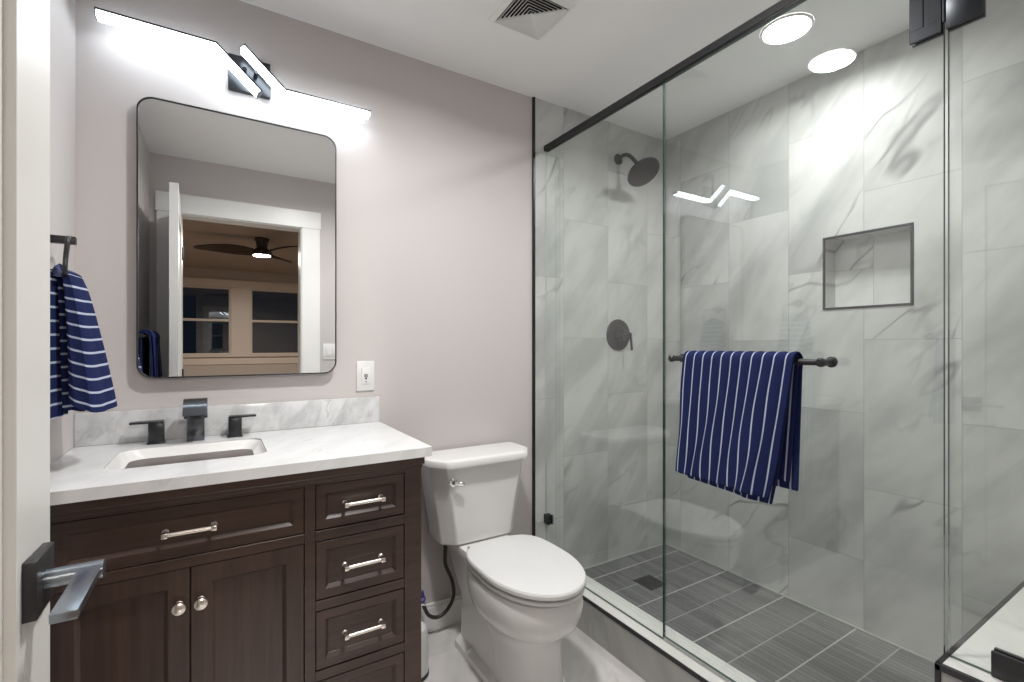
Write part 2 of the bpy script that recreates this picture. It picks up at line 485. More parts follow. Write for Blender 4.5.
for i, (a0, a1) in enumerate(WINS):
    b = NB()
    yb, yf = BYB - .07, BYB - .02
    for (p0, p1, q0, q1) in ((a0, a0 + .025, WZ0, WZ1), (a1 - .025, a1, WZ0, WZ1), (a0 + .025, a1 - .025, WZ0, WZ0 + .03), (a0 + .025, a1 - .025, WZ1 - .03, WZ1), (a0 + .025, a1 - .025, 1.610, 1.648)):
        box(b, p0, p1, yb, yf, q0, q1, .003)
    w = struct(f'window_{i + 1}', b, M['bed_trim'], ['dark double-hung bedroom window nearer the hinge side of the doorway', 'dark double-hung bedroom window beneath the fan blades'][i], 'window')
    part('pane', box(NB(), a0 + .02, a1 - .02, yb + .02, yb + .026, WZ0 + .025, 1.615), M['pane'], w, smooth=False)
    part('pane', box(NB(), a0 + .02, a1 - .02, yb + .02, yb + .026, 1.643, WZ1 - .025), M['pane'], w, smooth=False)

# ------------------------------------------------------------------ open door leaf with lever
LX0, LX1, LY0, LY1, LZ1 = -.219, -.179, -1.857, -1.122, 2.062
b = NB()
# core and raised stiles and rails leaving recessed panels
box(b, LX0 + .010, LX1 - .010, LY0 + .02, LY1 - .02, .03, LZ1 - .02)
ST = .101
zr = [(.008, .22), (LZ1 - .12, LZ1)]
box(b, LX0, LX1, LY0, LY0 + ST, .008, LZ1, .0012); box(b, LX0, LX1, LY1 - ST, LY1, .008, LZ1, .0012)
for z0, z1 in zr: box(b, LX0, LX1, LY0 + ST - .001, LY1 - ST + .001, z0, z1, .0012)
def lean(bm):
    # the leaf stands a little past square, so its hinge side sits further left
    for v in bm.verts: v.co.x += (v.co.y + 1.178) * .035
    return bm
lean(b)
door = struct('door_1', b, M['door'], 'open white panelled door with black lever at the near edge of view', 'door')
HY, HZ = -1.178, .958
b = NB()
RY = HY + .0
box(b, LX1 - .003, LX1 + .011, HY - .0325, HY + .0325, HZ - .0325, HZ + .0325, .0015)
rose = part('rosette', b, M['black'], door, 'square black metal rose')
b = NB()
tube(b, [(LX1 + .010, HY, HZ), (LX1 + .062, HY, HZ)], .0105, 20)
box(b, LX1 + .039, LX1 + .061, HY - .118, HY + .011, HZ - .003, HZ + .0075, .0015)
part('lever', b, M['lever'], door, 'flat black metal lever')
b = NB()
for z in (.25, 1.03, 1.82):
    tube(b, [(LX1 + .004, LY0 - .004, z - .045), (LX1 + .004, LY0 - .004, z + .045)], .006, 12)
part('hinge', lean(b), M['black'], door)
b = NB(); box(b, LX0 - .011, LX0 - .0005, HY - .0325, HY + .0325, HZ - .0325, HZ + .0325, .0015)
tube(b, [(LX0 - .01, HY, HZ), (LX0 - .05, HY, HZ)], .0105, 16); box(b, LX0 - .056, LX0 - .034, HY - .118, HY + .011, HZ - .003, HZ + .0075, .0015)
part('lever', lean(b), M['lever'], door)

# ------------------------------------------------------------------ vanity
VX0, VX1, VF = -.362, .522, -.553
van = thing('bathroom_vanity', 'dark brown wooden vanity cabinet with doors and drawers below the marble top', 'vanity', (.08, -.28, 0))
ROWS = [(.725, .848), (.535, .694), (.345, .505), (.155, .315)]
b = NB()
# carcass: floor, sides, back and the divider beside the drawers, open where the basin hangs
box(b, VX0 + .006, VX1 - .004, VF + .026, -.016, .10, .13); box(b, VX0 + .006, VX0 + .024, VF + .026, -.016, .13, .892)
box(b, VX1 - .022, VX1 - .004, VF + .026, -.016, .13, .892); box(b, VX0 + .024, VX1 - .022, -.030, -.016, .13, .892)
box(b, .198, .216, VF + .026, -.030, .13, .892); box(b, VX0 + .024, .198, VF + .026, VF + .034, .13, .892); box(b, .216, VX1 - .022, VF + .026, VF + .034, .13, .892)
# face frame
def ff(x0, x1, z0, z1): box(b, x0, x1, VF, VF + .03, z0, z1, .0012)
ff(VX0, -.310, .0, .892); ff(.4695, VX1, .0, .892); ff(.1945, .2215, .10, .892)
ff(-.310, .1945, .848, .892); ff(.2215, .4695, .848, .892)
ff(-.310, .1945, .697, .7225); ff(-.310, .1945, .10, .135)
for (z0, z1), (z2, z3) in zip(ROWS, ROWS[1:]): ff(.2215, .4695, z3 + .002, z0 - .002)
ff(.2215, .4695, .10, .153)
# crown below the top, side panel frame, rear legs
box(b, VX0 - .004, VX1 + .008, VF - .009, -.016, .868, .892, .003); box(b, VX0 - .002, VX1 + .003, VF - .004, -.016, .856, .869, .003)
box(b, VX1 - .006, VX1, VF + .03, VF + .08, .10, .856, .001); box(b, VX1 - .006, VX1, -.08, -.016, 0, .856, .001)
box(b, VX1 - .006, VX1, VF + .08, -.08, .77, .856, .001); box(b, VX1 - .006, VX1, VF + .08, -.08, .10, .19, .001)
box(b, VX0, VX0 + .05, -.07, -.016, 0, .10); box(b, VX1 - .05, VX1, -.07, -.016, 0, .10); box(b, VX1 - .05, VX1, VF, VF + .05, 0, .10); box(b, VX0, VX0 + .05, VF, VF + .05, 0, .10)
part('cabinet', b, M['wood_x'], van, smooth=False)

def panel(x0, x1, z0, z1, fw, rec=.010, yf=VF + .001, bead=.009):
    """a framed front: flat frame, sloped bead, sunk centre panel"""
    bb = NB()
    def R(ins, y): return [(x0 + ins, y, z0 + ins), (x1 - ins, y, z0 + ins), (x1 - ins, y, z1 - ins), (x0 + ins, y, z1 - ins)]
    loft(bb, [R(0, yf + .020), R(0, yf + .0012), R(.0012, yf), R(fw, yf), R(fw + .0005, yf + .0015), R(fw + bead - .0005, yf + rec - .001), R(fw + bead, yf + rec), R(fw + bead + .0005, yf + rec)])
    return bb
def pull(x0, x1, z, parent, y=VF + .001):
    bb = NB()
    for x in (x0 + .006, x1 - .006):
        lathe(bb, [(.0075, 0), (.0075, .003), (.0048, .006), (.0045, .020)], (x, y + .011, z), (0, -1, 0), 16)
        box(bb, x - .0062, x + .0062, y - .022, y - .008, z - .0062, z + .0062, .0015)
    tube(bb, [(x0 + .002, y - .015, z), (x1 - .002, y - .015, z)], .0056, 14)
    return part('handle', bb, M['nickel'], parent, 'brushed nickel bar handle')
dr = part('drawer', panel(-.3085, .193, .7245, .8465, .026), M['wood_x'], van, 'wide false drawer front below the basin', smooth=False)
pull(-.113, -.004, .786, dr)
for i, (z0, z1) in enumerate(ROWS):
    d = part('drawer', panel(.2233, .4677, z0 + .0015, z1 - .0015, .024), M['wood_x'], van, smooth=False)
    pull(.294, .407, (z0 + z1) / 2 - (.001 if i == 0 else .003), d)
for x0, x1, kx in ((-.3085, -.0592, -.0795), (-.0568, .193, -.0365)):
    d = part('door', panel(x0, x1, .1365, .6955, .042), M['wood_z'], van, smooth=False)
    bb = NB()
    lathe(bb, [(.0085, 0), (.0085, .002), (.005, .004), (.0048, .012), (.0125, .016), (.0145, .021), (.0135, .0265), (.009, .029)], (kx, VF + .001, .613), (0, -1, 0), 28)
    part('knob', bb, M['nickel'], d, 'round brushed nickel knob')

# marble top with cut-out, splash and basin
top = thing('countertop', 'white marble vanity countertop with a rectangular undermount basin', 'countertop', (.089, -.288, .892))
SX0, SX1, SY0, SY1 = -.245, .118, -.415, -.135
def plate_with_hole(bm, outer, inner, z0, z1):
    for z in (z0, z1):
        vo = [bm.verts.new((*p, z)) for p in outer]; vi = [bm.verts.new((*p, z)) for p in inner]
        es = [bm.edges.new((v[i], v[(i + 1) % len(v)])) for v in (vo, vi) for i in range(len(v))]
        bmesh.ops.triangle_fill(bm, edges=es, use_beauty=True)
        if z == z0: lo, li = vo, vi
    for a, c in ((lo, vo), (li, vi)):
        for i in range(len(a)): bm.faces.new((a[i], a[(i + 1) % len(a)], c[(i + 1) % len(a)], c[i]))
b = NB()
plate_with_hole(b, rrect(XL + .001, .548, -.577, -.001, .003, 2), rrect(SX0, SX1, SY0, SY1, .04, 8), .8925, .920)
part('slab', b, M['counter'], top)
part('backsplash', box(NB(), XL + .001, .548, -.021, -.001, .9205, 1.021, .0015), M['splash'], top)
b = NB()
rings = []
for ins, z in ((.0005, .9165), (.004, .9135), (.012, .905), (.030, .889), (.052, .872), (.075, .858), (.100, .850), (.125, .848)):
    rings.append([(x, y, z) for x, y in rrect(SX0 + ins, SX1 - ins, SY0 + ins, SY1 - ins, max(.012, .045 - ins * .2), 8)])
loft(b, rings, False, True)
basin = part('basin', b, M['porcelain'], top)
b = NB(); lathe(b, [(.0, .0), (.024, 0), (.026, .003), (.012, .004), (.0, .002)], (-.063, -.275, .8486), seg=28, cap0=False, cap1=False)
part('waste', b, M['black'], basin)

# faucet
fau = thing('faucet', 'black square-lined waterfall faucet with two lever handles on the marble top', 'faucet', (-.063, -.08, .9205))
b = NB()
box(b, -.0865, -.0395, -.098, -.058, .9205, 1.012, .002)
prof = [(-.058, .992), (-.058, 1.040), (-.066, 1.050), (-.085, 1.056), (-.108, 1.056), (-.128, 1.051), (-.146, 1.041), (-.160, 1.027), (-.168, 1.010), (-.162, 1.008), (-.152, 1.022), (-.138, 1.034), (-.120, 1.041), (-.100, 1.040), (-.094, .992)]
loft(b, [[(x, y, z) for y, z in prof] for x in (-.0945, -.0315)])
part('spout', b, M['faucet'], fau)
for x0, x1, lx0, lx1 in ((-.1855, -.1465, -.232, -.148), (.0265, .0655, .028, .108)):
    bb = NB()
    box(bb, x0 - .003, x1 + .003, -.093, -.047, .9205, .9265, .0012)
    box(bb, x0, x1, -.090, -.050, .926, .984, .0015)
    box(bb, lx0, lx1, -.088, -.052, .984, .990, .001)
    part('handle', bb, M['bronze'], fau)

# mirror
MX0, MX1, MZ0, MZ1, MT = -.2205, .381, 1.1205, 2.018, .030
mir = thing('mirror', 'rounded rectangular wall mirror with thin black frame above the basin', 'mirror', (.08, -.015, MZ0))
def rr3(ins, y, r=.046): return [(x, y, z) for x, z in rrect(MX0 + ins, MX1 - ins, MZ0 + ins, MZ1 - ins, r - ins, 10)]
b = NB()
loft(b, [rr3(.0, -.001), rr3(0, -MT - .003), rr3(.001, -MT - .004), rr3(.0038, -MT - .004), rr3(.0042, -MT - .003), rr3(.0042, -.001), rr3(0, -.001)], False, False)
part('frame', b, M['black'], mir)
b = NB(); loft(b, [rr3(.0043, -.004), rr3(.0043, -MT)], True, True)
part('mirror_glass', b, M['mirror'], mir, smooth=False)

# LED vanity light: two bent strips on a square plate
vl = thing('vanity_light', 'lit zigzag pair of white LED strips on a square metal wall plate above the mirror', 'light', (.092, -.05, 2.1))
b = NB(); box(b, .027, .157, -.022, -.001, 2.112, 2.232, .0015)
tube(b, [(.075, -.02, 2.172), (.075, -.06, 2.172)], .007, 10); tube(b, [(.11, -.02, 2.172), (.11, -.06, 2.172)], .007, 10)
part('wall_plate', b, M['bronze'], vl)
def strip(pts, parent):
    """a strip swept along a bent line in the wall plane: metal channel above, diffuser below"""
    P = [Vector((x, 0, z)) for x, z in pts]
    def off(d):
        out = []
        for i, p in enumerate(P):
            ns = []
            for a, c in ((i - 1, i), (i, i + 1)):
                if a >= 0 and c < len(P):
                    t = (P[c] - P[a]).normalized(); ns.append(Vector((-t.z, 0, t.x)))
            n = sum(ns, Vector()).normalized(); k = 1 / max(.35, n.dot(ns[0]))
            out.append(p + n * d * k)
        return out
    ya, yb = -.050, -.088
    def sweep(d0, d1, y0, y1):
        bb = NB(); A, B = off(d0), off(d1)
        loft(bb, [[(a.x, y0, a.z), (a.x, y1, a.z), (c.x, y1, c.z), (c.x, y0, c.z)] for a, c in zip(A, B)])
        return bb
    bar = part('led_bar', sweep(.004, .010, ya, yb - .001), M['bronze'], parent, smooth=False)
    part('diffuser', sweep(-.010, .0038, ya + .001, yb), M['led'], bar, smooth=False)
    # dark end caps
    for i, j in ((0, 1), (-1, -2)):
        e = P[i]; d = (P[i] - P[j]).normalized(); n = Vector((-d.z, 0, d.x))
        bb = NB()
        loft(bb, [[e + d * q + n * s + Vector((0, y, 0)) for s, y in ((-.011, ya), (.011, ya), (.011, yb - .001), (-.011, yb - .001))] for q in (.0003, .003)])
        part('end_cap', bb, M['black'], bar, smooth=False)
strip([(-.309, 2.212), (-.010, 2.212), (.118, 2.094)], vl)
strip([(.070, 2.233), (.196, 2.117), (.493, 2.117)], vl)

# outlet on the back wall, switch on the doorway wall
out = thing('wall_outlet', 'white electrical outlet cover between the mirror and the toilet', 'outlet', (.4975, -.004, 1.046))
part('cover_plate', box(NB(), .4625, .5325, -.006, 0, 1.046, 1.164, .002), M['plastic'], out)
part('receptacle', box(NB(), .481, .514, -.0085, -.005, 1.072, 1.139, .0015), M['plastic'], out)
b = NB()
box(b, .492, .4965, -.0092, -.008, 1.100, 1.112); box(b, .4995, .504, -.0092, -.008, 1.100, 1.112); tube(b, [(.498, -.008, 1.095), (.498, -.0092, 1.095)], .004, 12); box(b, .495, .501, -.0095, -.008, 1.080, 1.083)
part('socket_holes', b, M['slot'], out)
sw = thing('light_switch', 'white double light switch on the wall beside the doorway casing, seen in the mirror', 'switch', (.712, YF, 1.12))
part('cover_plate', box(NB(), .654, .770, YF, YF + .006, 1.122, 1.240, .002), M['plastic'], sw)
for x in (.689, .735): part('rocker', box(NB(), x - .016, x + .016, YF + .006, YF + .010, 1.148, 1.214, .0015), M['plastic'], sw)

# towel ring with hand towel on the left wall
RYc = -.315
tr = thing('towel_ring', 'black metal towel ring on the side wall holding the hand towel', 'towel ring', (XL, RYc, 1.49))
b = NB()
box(b, XL, XL + .008, RYc - .024, RYc + .024, 1.466, 1.514, .0015)
box(b, XL + .007, XL + .062, RYc - .0095, RYc + .0095, 1.481, 1.500, .0015)
part('post', b, M['black'], tr)
RX = XL + .042
b = NB()
ringpts = [(.006, -.01, 1.488), (.004, -.070, 1.484), (0, -.076, 1.44), (-.002, -.070, 1.395), (-.002, .070, 1.395), (0, .076, 1.44), (.004, .070, 1.484), (.006, .01, 1.488)]
tube(b, spline([(RX + dx - dy * .21, RYc + dy, z) for dx, dy, z in ringpts], 6), .0050, 10)
part('ring', b, M['black'], tr)

def uvgrid(bm, rows, closed):
    """rows of points with (u, v) per point -> faces with UVs"""
    uvl = bm.loops.layers.uv.verify()
    V = [[bm.verts.new(p) for p, _ in r] for r in rows]
    n = len(rows[0])
    for i in range(len(rows) - 1):
        for j in range(n if closed else n - 1):
            k = (j + 1) % n
            f = bm.faces.new((V[i][j], V[i][k], V[i + 1][k], V[i + 1][j]))
            uvs = [rows[i][j][1], rows[i][k][1], rows[i + 1][k][1], rows[i + 1][j][1]]
            for lp, uv in zip(f.loops, uvs): lp[uvl].uv = uv
    return V
def lobe(bm, path, nseg=44, seed=0, uvtop=0.0):
    """a gathered hanging half of a towel: closed wavy cross-sections down a path of (x, y, z, half-x, half-y)"""
    rows = []
    for i, (cx, cy, z, hx, hy) in enumerate(path):
        v = i / (len(path) - 1)
        r = []
        for k in range(nseg):
            a = 2 * PI * k / nseg
            c, s = math.cos(a), math.sin(a)
            w = 1 + (.16 * math.sin(3 * a + seed + 1.2 * v) + .10 * math.sin(7 * a + 2 * seed)) * (.25 + .75 * v)
            x = cx + hx * math.copysign(abs(c) ** .8, c) * w
            y = cy + hy * math.copysign(abs(s) ** .9, s) * (1 + .06 * math.sin(5 * a + seed))
            r.append((Vector((x, y, z + .006 * v * math.sin(2 * a + seed) + .010 * v * (-c))), (k / nseg, uvtop + v)))
        rows.append(r)
    V = uvgrid(bm, rows, True)
    uvl = bm.loops.layers.uv.verify()
    for ring, vv in ((V[0], uvtop), (V[-1], uvtop + 1)):
        f = bm.faces.new(ring)
        for lp in f.loops: lp[uvl].uv = (.5, vv)
b = NB()
def mkpath(top, bot, n=14):
    out = []
    for i in range(n):
        v = i / (n - 1); e = v ** .75
        out.append(tuple(top[k] + (bot[k] - top[k]) * (v if k == 2 else e) for k in range(5)))
    return out
def taper(path):
    t = path[0]
    return [(t[0], t[1], t[2] + .012, t[3] * .35, t[4] * .75), (t[0], t[1], t[2] + .008, t[3] * .75, t[4] * .92)] + path
lobe(b, taper(mkpath((RX + .014, RYc, 1.398, .014, .070), (RX + .056, RYc - .01, 1.074, .037, .095))), seed=.6)
lobe(b, taper(mkpath((RX - .016, RYc, 1.398, .013, .070), (RX - .020, RYc - .02, 1.058, .023, .090))), seed=2.1, uvtop=.04)
lobe(b, taper(mkpath((RX - .002, RYc + .01, 1.398, .012, .060), (RX + .010, RYc + .02, 1.066, .020, .075))), seed=3.3, uvtop=.07)
lobe(b, [(RX, RYc, 1.391, .02, .066), (RX, RYc, 1.403, .020, .066), (RX, RYc, 1.410, .013, .060), (RX, RYc, 1.413, .004, .05)], seed=0, uvtop=.0)
ht = finish(b, 'hand_towel', M['towel_h'], None)
tag(ht, 'navy hand towel with thin white cross stripes hanging from the towel ring', 'towel')

# ------------------------------------------------------------------ towel drape helper and second towel behind the door
def drape(bm, bar, rad, front, back, tl, tr_, bl, br, kbl, kbr, axis_len_sign, amp=.006, nu=100, seed=0.0, u0=0.0, u1=1.0, vfront=1):
    """a cloth over a bar running along Y. bar=(x, z); cloth faces -X in front when axis sign is -1.
    tl/tr_ top y's, bl/br front bottom y's, kbl/kbr back bottom y's; front/back are bottom z's (pairs)."""
    bx, bz = bar; s = axis_len_sign
    rib = lambda u: .0042 * abs(math.cos(PI * (11 * (u0 + (u1 - u0) * u) + .15))) ** .7
    path = []
    NF = 22
    for i in range(NF): path.append(('f', 1 - i / NF))
    for i in range(9): path.append(('a', i / 8))
    for i in range(1, NF + 1): path.append(('b', i / NF))
    rows = []
    for typ, q in path:
        r = []
        for j in range(nu):
            u = j / (nu - 1)
            wob = amp * (math.sin(9.5 * u + seed) + .6 * math.sin(17 * u + 2 * seed))
            if typ == 'a':
                a = PI * q; rb_ = rad + rib(u)
                x = bx + s * rb_ * math.cos(a); z = bz + rb_ * math.sin(a); y = tl + (tr_ - tl) * u
            elif typ == 'f':
                zb = front[0] + (front[1] - front[0]) * u
                y = (tl + (tr_ - tl) * u) * (1 - q) + (bl + (br - bl) * u) * q + (.004 * math.sin(6 * q + 8 * u + seed) + .0035 * math.sin(9 * q + 23 * u)) * q
                z = bz + (zb - bz) * q; x = bx + s * (rad + rib(u) * (1 - .7 * q) + wob * q ** .7 + .010 * q * math.sin(PI * u))
            else:
                zb = back[0] + (back[1] - back[0]) * u
                y = (tl + (tr_ - tl) * u) * (1 - q) + (kbl + (kbr - kbl) * u) * q
                z = bz + (zb - bz) * q; x = bx - s * (rad - .3 * wob * q)
            r.append((Vector((x, y, z)), (u0 + (u1 - u0) * u, 0)))
        rows.append(r)
    uvgrid(bm, rows, False)
def cloth(name, bm, mat, label, thick):
    o = finish(bm, name, mat, None, recalc=False)
    md = o.modifiers.new('thickness', 'SOLIDIFY'); md.thickness = thick; md.offset = 0
    md2 = o.modifiers.new('smooth', 'SUBSURF'); md2.levels = 1; md2.render_levels = 1
    return tag(o, label, 'towel')
tbw = thing('towel_bar', 'black towel bar on the side wall behind the open door, seen in the mirror', 'towel bar', (XL, -1.2, 1.27))
b = NB(); tube(b, [(XL + .065, -1.46, 1.272), (XL + .065, -.96, 1.272)], .007, 14)
part('rod', b, M['black'], tbw)
for y in (-1.45, -.97):
    b = NB(); lathe(b, [(.02, 0), (.02, .006), (.009, .010), (.009, .066)], (XL, y, 1.272), (1, 0, 0), 20)
    part('post', b, M['black'], tbw)
b = NB(); drape(b, (XL + .065, 1.272), .016, (.86, .87), (.90, .90), -1.02, -1.36, -1.0, -1.38, -1.03, -1.35, 1, .014, seed=1.0)
drape(b, (XL + .065, 1.272), .026, (.84, .85), (.91, .92), -1.03, -1.35, -1.02, -1.37, -1.03, -1.35, 1, .014, seed=1.0)
cloth('bath_towel', b, M['towel_v'], 'navy striped towel on the bar behind the open door, seen only in the mirror', .006)

# ------------------------------------------------------------------ toilet
TX = .930
toi = thing('toilet', 'white two-piece toilet with closed lid between the vanity and the shower', 'toilet', (TX, -.38, 0))
def egg(cx, cy, a, lf, lb, z, nf=2.15, nb=2.6, N=56):
    out = []
    for k in range(N):
        t = 2 * PI * k / N
        c, s = math.cos(t), math.sin(t)
        n = nf if s < 0 else nb
        x = math.copysign(abs(c) ** (2 / n), c) * a
        y = (lf if s < 0 else lb) * math.copysign(abs(s) ** (2 / n), s)
        out.append((cx + x, cy + y, z))
    return out
b = NB()
loft(b, [egg(TX + dx, -.47, a, lf, lb, z, nf, nb) for z, dx, a, lf, lb, nf, nb in (
    (.0, .022, .116, .160, .20, 3, 4), (.026, .022, .116, .160, .20, 3, 4), (.034, .022, .107, .150, .19, 2.8, 4), (.10, .022, .103, .148, .18, 2.6, 4), (.18, .020, .105, .152, .18, 2.4, 3.4), (.222, .018, .112, .162, .18, 2.3, 3), (.248, .016, .128, .185, .195, 2.2, 2.8),
    (.266, .014, .149, .215, .21, 2.15, 2.6), (.286, .012, .163, .238, .22, 2.12, 2.5), (.316, .012, .171, .252, .232, 2.1, 2.5), (.352, .012, .175, .260, .24, 2.1, 2.5), (.384, .012, .172, .256, .243, 2.1, 2.5), (.395, .012, .167, .250, .238, 2.1, 2.5), (.4005, .012, .150, .230, .22, 2.1, 2.5))])
# rear trapway body and the deck under the tank
def rb(cx, hw, y0, y1, z, r): return [(x, y, z) for x, y in rrect(cx - hw, cx + hw, y0, y1, r, 5)]
loft(b, [rb(TX, hw, y0, y1, z, r) for hw, y0, y1, z, r in ((.112, -.45, -.13, 0, .03), (.112, -.45, -.13, .028, .03), (.088, -.44, -.135, .045, .03), (.082, -.44, -.13, .20, .03), (.10, -.44, -.09, .30, .03), (.102, -.36, -.045, .360, .035), (.112, -.34, -.03, .385, .035), (.116, -.33, -.03, .412, .035), (.112, -.33, -.034, .4215, .033))])
part('bowl', b, M['porcelain'], toi)
for sx in (-1, 1):
    b = NB(); lathe(b, [(.013, 0), (.013, .006), (.009, .014), (.003, .017)], (TX + sx * .099, -.26, .029), seg=18)
    part('bolt_cap', b, M['porcelain'], toi)
b = NB()
loft(b, [egg(TX + .012, -.49, .172 - i, .252 - i, .225 - i, z, 2.05, 3.4) for i, z in ((.060, .4000), (.060, .4085), (.003, .409), (.0, .4115), (.0, .418), (.003, .4205), (.060, .4212))])
part('seat', b, M['plastic'], toi)
b = NB()
loft(b, [egg(TX + .012, -.49, .173 - i, .256 - i, .228 - i, z, 2.05, 3.6) for i, z in ((.060, .4213), (.060, .4295), (.001, .4300), (-.002, .433), (-.002, .443), (.002, .449), (.02, .4525), (.07, .454))])
lid = part('lid', b, M['plastic'], toi)
b = NB()
for sx in (-1, 1): part('seat_hinge', box(NB(), TX + sx * .078 - .02, TX + sx * .078 + .02, -.272, -.238, .4215, .440, .005), M['plastic'], toi)
def oct_(hw, hf, y0, ym, y1, z, r=.009):
    p = [(TX - hw, y1), (TX - hw, ym), (TX - hf, y0), (TX + hf, y0), (TX + hw, ym), (TX + hw, y1)]
    return [(x, y, z) for x, y in rounded(p, r, 4)]
b = NB()
tk = []
for q in range(13):
    v = q / 12; e = v ** 1.25
    tk.append(oct_(.174 + .052 * e, .124 + .050 * e, -.200 - .018 * e, -.152 + .0 * e, -.026, .432 + .313 * v))
bot = [oct_(.150, .10, -.18, -.14, -.035, .4225), oct_(.170, .117, -.192, -.148, -.028, .4245)]
loft(b, bot + tk)
part('tank', b, M['porcelain'], toi)
b = NB()
def lidr(i, z): return oct_(.243 - i, .184 - i * .8, -.247 + i, -.160, -.016 - i, z, .02)
loft(b, [lidr(.008, .7455), lidr(.001, .748), lidr(0, .752), lidr(0, .766), lidr(.004, .774), lidr(.014, .778), lidr(.03, .7795)])
part('tank_lid', b, M['porcelain'], toi)
b = NB()
d = Vector((-.05, -.045, 0)).normalized()
lathe(b, [(.017, 0), (.017, .004), (.010, .008), (.009, .016)], (.782, -.216, .690), (0, -1, 0), 22)
tube(b, [(.780, -.232, .690), (.794, -.237, .688), (.818, -.239, .682)], [.0075, .0085, .007], 12)
part('flush_lever', b, M['chrome'], toi, 'chrome flush lever')

# supply hose, stop valve, canister
b = NB()
tube(b, spline([(.812, -.075, .4215), (.810, -.075, .36), (.814, -.070, .30), (.845, -.065, .225), (.855, -.060, .155), (.828, -.055, .100), (.785, -.052, .080), (.745, -.050, .100), (.722, -.050, .150)], 10), .0078, 14)
lathe(b, [(.012, 0), (.012, .022)], (.812, -.075, .400), seg=12)
hose = finish(b, 'supply_hose', M['hose'], None)
tag(hose, 'dark braided water hose curving from toilet tank down to the wall valve', 'hose')
sv = thing('stop_valve', 'small water stop valve with purple handle low on the wall beside the vanity', 'valve', (.712, -.03, .14))
b = NB(); tube(b, [(.712, -.001, .158), (.712, -.052, .158)], .008, 14); lathe(b, [(.022, 0), (.022, .003), (.012, .007)], (.712, -.001, .158), (0, -1, 0), 20); tube(b, [(.712, -.048, .158), (.727, -.050, .150)], .009, 12)
part('valve_body', b, M['chrome'], sv)
b = NB(); lathe(b, [(.005, 0), (.005, .015), (.017, .017), (.018, .026), (.012, .030)], (.712, -.05, .163), (-.1, -.55, .8), 14)
box(b, .706, .720, -.068, -.052, .186, .212, .003)
part('valve_handle', b, M['purple'], sv, 'purple plastic handle')
can = thing('canister', 'rounded white canister on the floor tucked beside the vanity side panel', 'canister', (.616, -.225, 0))
b = NB(); lathe(b, [(.052, .012), (.055, .016), (.056, .10), (.054, .150), (.047, .176), (.030, .188), (.0, .190)], (.616, -.225, 0), seg=36, cap1=False)
part('body', b, M['plastic'], can)
b = NB(); lathe(b, [(.054, .0005), (.057, .003), (.057, .011), (.052, .0125)], (.616, -.225, 0), seg=36)
part('base_ring', b, M['slot'], can)

# ------------------------------------------------------------------ shower: curb, bench, niche, drain
cb = thing('shower_curb', 'grey marble-tiled shower curb with a pale top and thin black metal edge', 'curb', ((CURB0 + CURB1) / 2, -.76, 0))
part('curb_body', box(NB(), CURB0, CURB1, BY + .001, -.009, 0, CURBZ - .014), M['tile_curb'], cb, smooth=False)
part('curb_top', box(NB(), CURB0 + .003, CURB1 + .002, BY + .001, -.009, CURBZ - .014, CURBZ, .001), M['bench'], cb, 'pale marble curb top', smooth=False)
part('edge_trim', box(NB(), CURB0 - .003, CURB0 + .003, BY + .001, -.009, CURBZ - .014, CURBZ + .001, .0006), M['black'], cb, 'black metal edge strip', smooth=False)
bn = thing('shower_bench', 'built-in shower bench with pale marble seat and black metal edge strips', 'bench', ((CURB0 + XR) / 2, -1.7, 0))
part('bench_body', box(NB(), CURB0, XR, YF, BY, 0, BZ - .012), M['tile_curb'], bn, smooth=False)
part('bench_seat', box(NB(), CURB0 + .004, XR, YF, BY - .002, BZ - .012, BZ, .001), M['bench'], bn, 'pale marble seat slab', smooth=False)
b = NB()
box(b, CURB0 - .003, XR, BY - .006, BY + .004, BZ - .013, BZ + .0015, .0008)
box(b, CURB0 - .004, CURB0 + .006, YF, BY + .004, BZ - .013, BZ + .0015, .0008)
box(b, CURB0 - .004, CURB0 + .005, BY - .006, BY + .004, CURBZ, BZ, .0008)
part('edge_trim', b, M['black'], bn, 'black metal edge strips', smooth=False)

nc = thing('shower_niche', 'recessed marble shelf with thin dark metal frame in the tiled wall', 'niche', (XR + .045, (NY0 + NY1) / 2, NZ0))
b = NB()
dpt = .088
def NR(x, e=0.0): return [(x, NY0 - e, NZ0 - e), (x, NY1 + e, NZ0 - e), (x, NY1 + e, NZ1 + e), (x, NY0 - e, NZ1 + e)]
loft(b, [NR(XR + .0005, -.0012), NR(XR + dpt, -.0012)], False, True)
bmesh.ops.recalc_face_normals(b, faces=b.faces[:])
part('recess', b, M['tile_b'], nc, smooth=False)
b = NB()
fw = .009
for (y0, y1, z0, z1) in ((NY0 - fw, NY1 + fw, NZ0 - fw, NZ0 + .001), (NY0 - fw, NY1 + fw, NZ1 - .001, NZ1 + fw), (NY0 - fw, NY0 + .001, NZ0, NZ1), (NY1 - .001, NY1 + fw, NZ0, NZ1)):
    box(b, XR - .003, XR + .006, y0, y1, z0, z1, .0008)
part('frame', b, M['bronze'], nc, 'dark metal frame', smooth=False)
dn = thing('shower_drain', 'square black drain grate in the mosaic shower floor', 'drain', (1.812, -.285, SF))
b = NB(); hs = .056
for k in range(4):
    pass
box(b, 1.812 - hs, 1.812 + hs, -.285 - hs, -.285 - hs + .008, SF + .0002, SF + .003); box(b, 1.812 - hs, 1.812 + hs, -.285 + hs - .008, -.285 + hs, SF + .0002, SF + .003)
box(b, 1.812 - hs, 1.812 - hs + .008, -.285 - hs, -.285 + hs, SF + .0002, SF + .003); box(b, 1.812 + hs - .008, 1.812 + hs, -.285 - hs, -.285 + hs, SF + .0002, SF + .003)
box(b, 1.812 - hs + .005, 1.812 + hs - .005, -.285 - hs + .005, -.285 + hs - .005, SF + .0002, SF + .0010)
